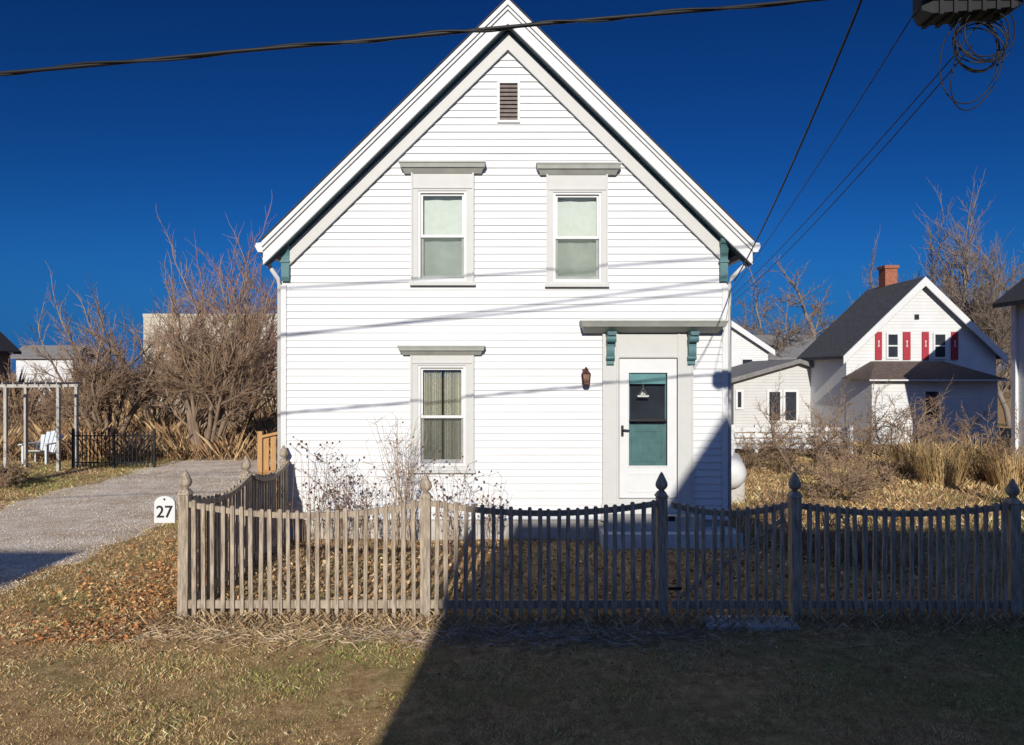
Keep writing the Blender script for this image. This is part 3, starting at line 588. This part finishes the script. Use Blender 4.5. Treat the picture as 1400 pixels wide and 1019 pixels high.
EH=ghouse('dark roofed white house cut off by the right edge',13.28,21,8,18,4.45,7.6,'y',SIDEW,SHINGLE,[],.36)
MB().box(13.20,13.279,17.9,18.05,-.05,4.3).build('corner_board',WTRIM,EH)
d6=34; ghouse('large plain cream flat roofed building behind the bare shrubs',PX(196,d6),PX(420,d6),d6,d6+9,PZ(434,d6),0,'flat',SIDEC,SIDEC,[],.02,cat='building')
d7=44; ghouse('white low house far behind the bare tree at left',PX(22,d7),PX(100,d7),d7,d7+2,PZ(488,d7),PZ(476,d7+1),'x',SIDEW,ROOFL,[])
d8=30; ghouse('dark roofed brown house cut off by the left edge behind the arbor',PX(-190,d8),PX(-20,d8),d8,d8+1.5,PZ(475,d8),PZ(395,d8),'y',SIDEB,SHINGLE,[],.3)
AH=ghouse('grey house across the street whose shadow falls over the gate',-1.73,13,-18,-6,5.25,9.08,'x',SIDEG,SHINGLE,[],.02,th=.05)
cg=MB(); cg.prism([(1.85-2.0,5.31),(1.85+2.0,5.31),(1.85,8.35)],-6.05,-11); cg.build('cross_gable',SIDEG,AH)
for u in (0,5,9):
    W=MB().ring(u,u+1,3.2,4.7,.07,.07,.07,.07,-6.02,-5.95).build('window',WTRIM,AH); MB().box(u+.08,u+.92,-6.01,-5.98,3.28,4.62).build('pane',DGLASS,W)
ghouse('flat roofed house across the street whose shadow falls on the driveway',-20,-7.05,-10,-6,6.0,0,'flat',SIDEC,WTRIM,[],.03)

# ------------------------------------------------------------------ left yard things
AR=thing('garden_arbor','weathered white wooden arbor over the garden seat at the left edge','arbor',(PX(50,17),17,0))
ya,yb=16.9,17.6; xa,xb=PX(8,ya),PX(80,ya)
for x in (xa,xb):
    for y in (ya,yb): MB().box(x-.035,x+.035,y-.035,y+.035,-.05,2.08).build('post',ARBW,AR)
for y in (ya,yb): MB().box(xa-.35,xb+.08,y-.022,y+.022,2.081,2.155).build('beam',ARBW,AR)
for k in range(7):
    x=xa-.25+(xb-xa+.30)*k/6; MB().box(x-.013,x+.013,ya-.15,yb+.15,2.156,2.20).build('rafter',ARBW,AR)
IF=thing('iron_fence','black iron garden fence beside the end of the driveway','fence',(PX(155,17.4),17.4,0))
yi=17.4; f0,f1=PX(100,yi),PX(211,yi)
for x in (f0,(f0+f1)/2,f1): MB().box(x-.025,x+.025,yi-.025,yi+.025,-.05,1.02).build('post',IRON,IF)
for z in (.14,.82): MB().box(f0,f1,yi-.012,yi+.012,z,z+.03).build('rail',IRON,IF)
for k in range(21):
    x=f0+(f1-f0)*(k+.5)/21; b=MB().box(x-.010,x+.010,yi-.03,yi-.0125,.06,.95); b.build('picket',IRON,IF)
AC=thing('garden_chair','bluish white slatted garden chair under the white arbor','chair',(PX(57,18.4),18.4,0))
cx,cy=PX(57,18.4),18.4
b=MB()
for k in range(5): b.hexa([(cx-.27,cy-.3+k*.11,.36-k*.03),(cx+.27,cy-.3+k*.11,.36-k*.03),(cx+.27,cy-.21+k*.11,.335-k*.03),(cx-.27,cy-.21+k*.11,.335-k*.03),(cx-.27,cy-.3+k*.11,.385-k*.03),(cx+.27,cy-.3+k*.11,.385-k*.03),(cx+.27,cy-.21+k*.11,.36-k*.03),(cx-.27,cy-.21+k*.11,.36-k*.03)])
b.build('seat',CHAIRM,AC)
b=MB()
for k in range(5):
    u=(k-2); t=.62-.05*u*u*.5; b.hexa([(cx+u*.1-.04,cy+.22,.22),(cx+u*.1+.04,cy+.22,.22),(cx+u*.1+.04,cy+.245,.22),(cx+u*.1-.04,cy+.245,.22),(cx+u*.125-.055,cy+.22+t*.4,.22+t),(cx+u*.125+.055,cy+.22+t*.4,.22+t),(cx+u*.125+.055,cy+.245+t*.4,.22+t),(cx+u*.125-.055,cy+.245+t*.4,.22+t)])
b.build('backrest',CHAIRM,AC)
for s in (-1,1):
    MB().box(cx+s*.33-.06,cx+s*.33+.06,cy-.36,cy+.35,.53,.555).build('armrest',CHAIRM,AC)
    MB().box(cx+s*.31-.025,cx+s*.31+.025,cy-.3,cy-.2,-.02,.529).build('leg',CHAIRM,AC)
    MB().box(cx+s*.31-.025,cx+s*.31+.025,cy+.2,cy+.28,-.02,.529).build('leg',CHAIRM,AC)
WS=thing('wooden_stair','new tan wooden stair landing with railing at the left side of the white house','stair',(-4.2,13.2,0))
MB().box(-4.75,HX0-.03,12.9,14.6,.5,.6).build('landing',NEWWOOD,WS)
for k in range(2): MB().box(-4.7,-3.5,12.3+.3*k,12.58+.3*k,.02+.2*k,.2+.2*k).build('step',NEWWOOD,WS)
for x,zt in ((-4.75,1.34),(-3.45,1.62)):
    for y in (12.9,14.6): MB().box(x-.045,x+.045,y-.045,y+.045,-.03,zt).build('post',NEWWOOD,WS)
for k in range(9):
    x=-4.64+.135*k; MB().box(x-.05,x+.05,12.88,12.91,.601,1.24+.028*k).build('board',NEWWOOD,WS)
b=MB(); b.hexa([(-4.7,12.82,1.22),(-3.5,12.82,1.5),(-3.5,12.96,1.5),(-4.7,12.96,1.22),(-4.7,12.82,1.27),(-3.5,12.82,1.55),(-3.5,12.96,1.55),(-4.7,12.96,1.27)]); b.build('handrail',NEWWOOD,WS)
# gas tank lying on saddles
tx,ty,tz=PX(1003,12.6),12.6,.56
TK=thing('gas_tank','low rounded white gas tank lying beside the right wall of the white house','tank',(tx,ty,0))
prof=[(.03,0),(.15,.02),(.23,.07),(.28,.15),(.30,.26),(.30,1.35),(.28,1.45),(.23,1.53),(.15,1.58),(.03,1.6)]
b=MB().tube([(tx+.28*(q-.2),ty+q,tz) for r,q in prof],[r for r,q in prof],22); b.build('shell',TANKM,TK,True)
for q in (.3,1.2): MB().box(tx+.28*(q-.2)-.26,tx+.28*(q-.2)+.26,ty+q-.05,ty+q+.05,-.03,tz-.16).build('saddle',CONC,TK)
MB().lathe(tx+.1,ty+.6,[(.10,tz+.27),(.10,tz+.38),(.06,tz+.43)],14).build('dome',TANKM,TK,True)

# ------------------------------------------------------------------ wires
WY=4.15
def wline(x): return 4.551+.0903*x
def cable(name,label,pts,r,cat='cable',n=6):
    return tag(MB().tube(pts,r,n).build(name,BLACK,smooth=True),label,cat)
UC=thing('utility_cable','thick black bundled cable sagging across the sky above the gable','cable',(0,WY,4.5))
pts=[(-16+24.5*i/60,WY,wline(-16+24.5*i/60)+.003*math.sin(i*1.3)) for i in range(61)]
MB().tube(pts,.012,8).build('strand',BLACK,UC,True)
sp=[]
for i in range(900):
    x=-9+14*i/899; a=x*7+1.5*math.sin(x*1.7); sp.append((x,WY+.012*math.cos(a),wline(x)+.012*math.sin(a)))
MB().tube(sp,.008,5,False).build('lashed_cable',BLACK,UC,True)
for dz,dy,sl_,lab in ((1.30,.25,0,'lowest of three'),(1.62,-.3,.03,'middle of three'),(2.0,-.1,-.03,'topmost of three')):
    cable('power_line','power line above the frame, %s, casting a line on the siding'%lab,[(-16+24.5*i/20,WY+dy,wline(-16+24.5*i/20)+sl_*(-4+24.5*(i-10)/20)+dz-.25*(1-((i-10)/10)**2)) for i in range(21)],.011)
for x,lab in ((8.5,'right'),(-16,'left')):
    UP=thing('utility_pole','brown wooden utility pole beyond the %s edge of the view'%lab,'pole',(x,WY+.25,0))
    MB().lathe(x,WY+.25,[(.15,-.1),(.14,2),(.11,8.2)],12).build('shaft',POLEW,UP,True); MB().box(x-.9,x+.9,WY+.1,WY+.139,6.6,6.72).build('crossarm',POLEW,UP)
SC_=thing('splice_case','black ribbed splice case hanging in the top right corner of the sky','splice case',(2.77,WY,4.7))
x0,x1=PX(1254,WY),PX(1392,WY); zc=PZ(6,WY); tl=.05
def sl(x): return zc+tl*(x-x0)/(x1-x0)
b=MB(); xs_=[x0,x0+.05,x1-.06,x1]; hs_=[.06,.10,.10,.07]
for k in range(3):
    q=[]
    for j in (k,k+1):
        h=hs_[j]; q.append([(xs_[j],WY-h*.8,sl(xs_[j])-h),(xs_[j],WY+h*.8,sl(xs_[j])-h),(xs_[j],WY+h*.8,sl(xs_[j])+h),(xs_[j],WY-h*.8,sl(xs_[j])+h)])
    b.hexa([q[0][0],q[1][0],q[1][1],q[0][1],q[0][3],q[1][3],q[1][2],q[0][2]])
b.build('shell',BLACK,SC_)
for k in range(6):
    x=x0+.08+k*.085; MB().box(x,x+.022,WY-.093,WY+.093,sl(x)-.113,sl(x)+.105).build('rib',BLACK,SC_)
MB().box(x0-.005,x1-.02,WY-.105,WY-.094,sl(x0)-.012,sl(x0)+.03).build('flange',IRON,SC_)
for x in (x0+.12,x1-.12): MB().tube([(x,WY,sl(x)+.09),(x,WY,wline(x)+.01)],.012,6).build('hanger',BLACK,SC_)
CO=MB(); rr=random.Random(4); cxx,czz=PX(1338,WY),PZ(58,WY)
for k in range(11):
    ra=rr.uniform(.13,.19); rb=ra*rr.uniform(.8,1.05) if k<9 else .26; ox_,oz_=rr.uniform(-.04,.04),rr.uniform(-.05,.05)-(.08 if k>=9 else 0); ph=1.57; tt=rr.uniform(-.3,.3)
    pts=[]; n_=40 if k<9 else 34
    for a in range(n_+1):
        th_=2*math.pi*a/40+ph; u=ra*math.cos(th_); v=rb*math.sin(th_); pts.append((cxx+ox_+u*math.cos(tt)-v*math.sin(tt),WY+.04*math.sin(th_+k)+.01*k-.04,czz+oz_+u*math.sin(tt)+v*math.cos(tt)))
    CO.tube(pts,.0042,5)
tag(CO.build('cable_coil',BLACK,smooth=True),'loose round coil of thin black cable hanging below the splice case','cable coil')
hx,hy=HX1+.05,Y-.05
def swire(label,a,b,sag,r):
    a,b=Vector(a),Vector(b); cable('service_wire',label,[tuple(a.lerp(b,i/24)-Vector((0,0,sag*4*(i/24)*(1-i/24)))) for i in range(25)],r)
swire('leftmost service wire, twisted, dropping to the eave of the white house',(PX(1190,WY),WY,PZ(-30,WY)),(HX1+.10,hy,wz(385)),.12,.009)
swire('second service wire from the left, thin, running down to the house corner',(PX(1252,WY),WY,PZ(15,WY)),(HX1+.06,hy,wz(398)),.06,.004)
swire('third service wire from the left, running down from the coil',(PX(1310,WY),WY,PZ(70,WY)),(HX1+.08,hy,wz(405)),.05,.004)
swire('rightmost service wire, lowest where it leaves the coil',(PX(1330,WY),WY,PZ(62,WY)),(HX1+.06,hy,wz(415)),.09,.004)

# ------------------------------------------------------------------ grass, leaves, stalks
def blades(name,label,cat,P,h,lean,wd,cols,mat=BLADE):
    n=len(P); az=NR.uniform(0,6.283,n); h=np.asarray(h); lean=lean*NR.uniform(.3,1.2,n)
    base=np.zeros((n,3)); base[:,:2]=P
    tip=base.copy(); tip[:,0]+=np.cos(az)*lean*h; tip[:,1]+=np.sin(az)*lean*h; tip[:,2]+=h
    pa=NR.uniform(0,6.283,n); off=np.stack([np.cos(pa)*wd/2,np.sin(pa)*wd/2,np.zeros(n)],1)
    mid=(base*.45+tip*.55); mid[:,2]+=h*.12
    v=np.empty((n,4,3)); v[:,0]=base-off; v[:,1]=base+off; v[:,2]=mid+off*.8; v[:,3]=tip
    me=bpy.data.meshes.new(name); me.vertices.add(n*4); me.vertices.foreach_set('co',v.ravel())
    me.loops.add(n*4); me.loops.foreach_set('vertex_index',np.arange(n*4,dtype=np.int32)); me.polygons.add(n)
    me.polygons.foreach_set('loop_start',np.arange(0,n*4,4,dtype=np.int32)); me.polygons.foreach_set('loop_total',np.full(n,4,dtype=np.int32))
    me.update(calc_edges=True); me.validate()
    ca=me.color_attributes.new('Col','FLOAT_COLOR','POINT'); c4=np.ones((n,4,4)); c4[:,:,:3]=cols[:,None,:]; ca.data.foreach_set('color',c4.ravel())
    me.materials.append(mat); o=bpy.data.objects.new(name,me); COL.objects.link(o); return tag(o,label,cat,kind='stuff')
def ok(P):
    x,y=P[:,0],P[:,1]
    house=(x>HX0-.1)&(x<HX1+.1)&(y>9.9)
    jx=NR.uniform(-.05,.75,len(P))
    drv=(x>-9.35+jx)&(x<-5.7-jx)&(y<17+jx*2)
    step=(x>1.2)&(x<3.3)&(y>9.4)&(y<10)
    return ~(house|drv|step)
def patch(P): return np.sin(P[:,0]*1.1+.5)*np.cos(P[:,1]*1.7)+.5*np.sin(P[:,0]*2.9+P[:,1]*2.1)+.35*np.sin(P[:,0]*6.1-P[:,1]*4.3)
def patch2(P): return np.sin(P[:,0]*3.7+P[:,1]*1.3+1)*np.sin(P[:,1]*5.9-P[:,0]*.9)+.6*np.sin(P[:,0]*9.1+2*P[:,1])*np.sin(P[:,1]*12.7+P[:,0])
STRAW=np.array([(.80,.57,.28),(.68,.45,.20),(.47,.28,.12),(.90,.70,.40),(.31,.18,.085)]); GRN=np.array([(.31,.34,.095),(.40,.40,.13),(.23,.265,.08)])
def gcols(P,greenbias=0):
    n=len(P); c=STRAW[NR.integers(0,5,n)].copy(); k=NR.uniform(0,1,n)<np.clip(.18+greenbias+.32*patch(P),0.02,.92); c[k]=GRN[NR.integers(0,3,k.sum())]
    return np.clip(c*NR.uniform(.5,1.3,(n,1))*(1+.24*np.clip(patch2(P),-1,1))[:,None],0,.92)
def uni(n,x0,x1,y0,y1):
    P=np.stack([NR.uniform(x0,x1,n),NR.uniform(y0,y1,n)],1); return P[ok(P)]
P=uni(160000,-5.9,5.6,4.1,6.9); gb=(.34*np.exp(-((P[:,1]-5.5)/.65)**2)+.08)*np.clip((P[:,0]+2.8)/1.2,0,1)-.12*np.clip((-2.2-P[:,0]),0,1)
blades('lawn_grass','short dormant grass of the verge in front of the fence','grass',P,NR.uniform(.006,.028,len(P))*(1+.4*np.clip(patch2(P),-1,1)),1.2,.0036,gcols(P,gb))
P=uni(60000,-6.4,-3.2,6.5,16); blades('lawn_grass','brown grass between the driveway and the side fence','grass',P,NR.uniform(.01,.045,len(P)),1.2,.005,gcols(P,-.25))
P=uni(30000,-3.3,8,6.8,10.6); blades('lawn_grass','thin grass of the front yard inside the fence','grass',P,NR.uniform(.01,.045,len(P)),1.3,.006,gcols(P,-.05))
P=uni(60000,3.2,14,10,24); blades('lawn_grass','golden grass of the yard right of the white house','grass',P,NR.uniform(.02,.10,len(P))*(1+.5*np.clip(patch2(P*.5),-1,1)),1.0,.010,gcols(P,-.15))
P=uni(50000,-17,-8.6,9,20); blades('lawn_grass','greenish grass left of the driveway','grass',P,NR.uniform(.02,.06,len(P)),1.2,.010,gcols(P,.25))
def brushcol(n,base): return np.array(base)[NR.integers(0,len(base),n)]*NR.uniform(.55,1.3,(n,1))
BR=[(.32,.19,.10),(.42,.28,.14),(.23,.135,.075),(.52,.37,.20)]
n=22000; P=np.stack([NR.uniform(-17,-6.3,n),NR.uniform(18.6,29,n)],1); dn=.5+.5*np.sin(P[:,0]*1.9+1)*np.sin(P[:,1]*1.3)+.3*np.sin(P[:,0]*4.7+P[:,1]*3)
blades('dry_brush','tall dry brown brush behind the iron fence and driveway','brush',P,NR.uniform(.15,.75,n)*np.clip(dn+.35,.25,1.4),.7,.016,brushcol(n,BR))
n=16000; P=np.stack([NR.uniform(-34,-9,n),NR.uniform(30.5,42,n)],1); dn=.6+.5*np.sin(P[:,0]*1.1+1)*np.sin(P[:,1]*.9)+.3*np.sin(P[:,0]*2.7+P[:,1]*2)
P=P[(P[:,1]<33.5)|(P[:,0]<-19)]; dn=dn[:0] if False else .6+.5*np.sin(P[:,0]*1.1+1)*np.sin(P[:,1]*.9)+.3*np.sin(P[:,0]*2.7+P[:,1]*2)
blades('dry_brush','tall tangled brown brush far behind the arbor at left','brush',P,NR.uniform(.5,2.6,len(P))*np.clip(dn,.3,1.2),.45,.03,brushcol(len(P),BR))
n=13000; P=np.stack([NR.uniform(4.5,16,n),NR.uniform(12.5,21.8,n)],1); dn=.5+.5*np.sin(P[:,0]*1.7)*np.sin(P[:,1]*1.9+2)+.35*np.sin(P[:,0]*5.1+P[:,1]*2); dn*=np.where(P[:,0]<10.8,.45,1)
blades('dry_brush','dry golden weeds and brush in front of the neighbouring houses at right','brush',P,NR.uniform(.05,.45,n)*np.clip(dn+.1,.1,1.4),.8,.009,brushcol(n,BR+[(.58,.42,.20)]))
n=3500; P=np.stack([NR.uniform(-3.5,5.3,n),6.72-np.abs(NR.normal(0,.16,n))],1); blades('dead_stalks','dead straw and stalks along the foot of the fence','straw',P,NR.uniform(.03,.14,n),1.2,.0045,brushcol(n,[(.56,.42,.24),(.42,.29,.16),(.28,.18,.10)]))
n=2600; P=np.stack([NR.normal(.3,.9,n),6.35+NR.normal(0,.15,n)],1); blades('dead_stalks','pile of thin dead twigs on the verge in front of the fence','twigs',P,NR.uniform(.02,.06,n),5.0,.0045,brushcol(n,[(.42,.33,.26),(.28,.21,.16),(.58,.47,.38)]))
n=1800; P=np.stack([NR.normal(-2.3,.8,n),6.4+NR.normal(0,.17,n)],1); blades('dead_stalks','flattened pale straw below the left section of the fence','straw',P,NR.uniform(.02,.06,n),4.0,.004,brushcol(n,[(.54,.41,.25),(.40,.28,.17),(.66,.53,.36)]))
def leaves(name,label,P,size,cols,zmax=.05,mat=None,cat='leaves',z0=.012):
    n=len(P); c=np.zeros((n,3)); c[:,:2]=P; c[:,2]=NR.uniform(z0,zmax,n)
    a=NR.normal(0,1,(n,3)); a[:,2]*=.45; a/=np.linalg.norm(a,axis=1)[:,None]; b=NR.normal(0,1,(n,3)); b[:,2]*=.45; b-=a*(a*b).sum(1)[:,None]; b/=np.linalg.norm(b,axis=1)[:,None]
    s=(size*NR.uniform(.5,1.3,n))[:,None]
    v=np.empty((n,4,3)); v[:,0]=c-a*s; v[:,1]=c+b*s*.55; v[:,2]=c+a*s; v[:,3]=c-b*s*.55
    v[:,1,2]+=s[:,0]*.3; v[:,:,2]=np.maximum(v[:,:,2],.006)
    me=bpy.data.meshes.new(name); me.from_pydata(v.reshape(-1,3).tolist(),[],np.arange(n*4).reshape(-1,4).tolist())
    ca=me.color_attributes.new('Col','FLOAT_COLOR','POINT'); c4=np.ones((n,4,4)); c4[:,:,:3]=cols[:,None,:]; ca.data.foreach_set('color',c4.ravel())
    me.materials.append(mat or LEAFM); o=bpy.data.objects.new(name,me); COL.objects.link(o); return tag(o,label,cat,kind='stuff')
LC=[(.42,.22,.10),(.31,.165,.08),(.52,.33,.17),(.21,.12,.07),(.60,.43,.26)]
RUST=[(.50,.22,.08),(.40,.17,.07),(.58,.30,.12),(.28,.13,.06),(.60,.40,.20)]
P=uni(8000,-3.2,5,6.85,9.95); leaves('leaf_litter','brown fallen leaves inside the front fence',P,.028,brushcol(len(P),LC+[(.66,.47,.25)]))
n=4200; P=np.stack([-3.45-np.abs(NR.normal(0,.75,n)),NR.uniform(6.1,9.9,n)],1); leaves('leaf_litter','rusty fallen leaves heaped outside the left corner post',P,.022,brushcol(n,RUST),.06)
n=3000; P=np.stack([NR.uniform(-4.8,5.2,n),6.85-np.abs(NR.normal(0,.7,n))],1); leaves('leaf_litter','scattered fallen leaves on the verge',P,.016,brushcol(n,LC),.03)
P=uni(4000,3.3,12,9.5,20); leaves('leaf_litter','fallen leaves in the yard right of the white house',P,.032,brushcol(len(P),LC))
n=24000; P=np.stack([NR.uniform(-9.4,-5.5,n),NR.uniform(7.3,17,n)],1)
gc=brushcol(n,[(.72,.62,.51),(.60,.51,.42),(.80,.71,.59),(.44,.37,.30)]); leaves('loose_gravel','loose tan gravel stones scattered over the driveway',P,.0095,np.clip(gc,0,.85),.048,PEBM,'gravel',.03)
GOLD=M('golden grass',(.48,.33,.15),.8,.35,3)
for i,(px,dd,hh,lab) in enumerate(((1250,16.5,1.05,'leftmost tall golden ornamental grass clump in the right yard'),(1285,14.9,1.0,'golden ornamental grass clump second from left in the right yard'),(1335,15.8,1.1,'golden ornamental grass clump third from left in the right yard'),(1385,14.4,1.0,'golden ornamental grass clump at the right edge'))):
    b=MB(); rg=random.Random(60+i); bx,by=PX(px,dd),dd
    for k in range(520):
        az=rg.random()*6.283; r=.42*math.sqrt(rg.random()); ln=hh*rg.uniform(.45,1.1); le=rg.uniform(.1,.85); a2=az+rg.uniform(-.8,.8); p0=Vector((bx+r*math.cos(az),by+r*math.sin(az),0)); dx=Vector((math.cos(a2),math.sin(a2),0)); pw=Vector((-math.sin(az),math.cos(az),0))*.005
        p1=p0+dx*le*ln*.35+Vector((0,0,ln*.6)); p2=p0+dx*le*ln+Vector((0,0,ln*(1-.45*le)))
        b.poly(p0-pw,p0+pw,p1+pw,p1-pw); b.poly(p1-pw,p1+pw,p2+pw*.3,p2-pw*.3)
    tag(b.build('ornamental_grass',GOLD),lab,'grass clump','ornamental grass clumps')
STALK=M('dry stalks',(.20,.125,.08),.9,.3,20); HEADM=M('seed heads',(.11,.06,.045),.9,.4,20)
for i,(px,dd,ytop,n,lab) in enumerate(((428,9.2,612,12,'dried dark perennial by the left house corner, first of the row'),(462,9.4,622,11,'dried perennial with dark seed heads, second from the left corner'),(500,9.1,640,10,'low dried perennial midway between corner and window'),(545,9.3,572,20,'tallest pale dried stalks just left of the ground floor window'),(612,9.2,632,9,'dried perennial with dark heads under the ground floor window'),(668,9.3,648,7,'short dried perennial right of the ground floor window'))):
    rg=random.Random(200+i); T=thing('dried_perennial',lab,'plant',(PX(px,dd),dd,0),'dried perennials along the front wall'); b=MB(); h=MB(); top=PZ(ytop,dd)
    for k in range(n*2):
        az=rg.random()*6.283; ln=top*rg.uniform(.5,1.02); sp=rg.uniform(.02,.3); p0=Vector((PX(px,dd)+rg.gauss(0,.08),dd+rg.gauss(0,.07),0))
        pts=[p0]
        for j in range(1,6): pts.append(p0+Vector((math.cos(az)*sp*ln*(j/5)**1.5+rg.gauss(0,.014),math.sin(az)*sp*ln*(j/5)**1.5,ln*j/5)))
        b.tube(pts,[.0045-.0005*j for j in range(6)],3,False)
        for j in range(6):
            q=pts[rg.randint(2,5)]; a2=rg.random()*6.28; l2=rg.uniform(.06,.2); e_=q+Vector((math.cos(a2)*l2,math.sin(a2)*l2,l2*rg.uniform(.2,1)))
            b.tube([q,e_],[.003,.002],3,False)
            if rg.random()<(.5 if i!=3 else .1):
                c=e_; s=rg.uniform(.006,.018)
                h.hexa([c+Vector((dx*s*rg.uniform(.5,1.2),dy*s*rg.uniform(.5,1.2),dz*s)) for dx,dy,dz in ((-1,-.6,-1),(1,-1,-.7),(.8,1,-1),(-1,.7,-.8),(-.7,-1,1),(1,-.8,.6),(.6,1,.9),(-1,.9,1))])
    b.build('stem',STALK if i!=3 else TWIG,T); sh=h.build('seed_heads',HEADM,T); sh['kind']='stuff'
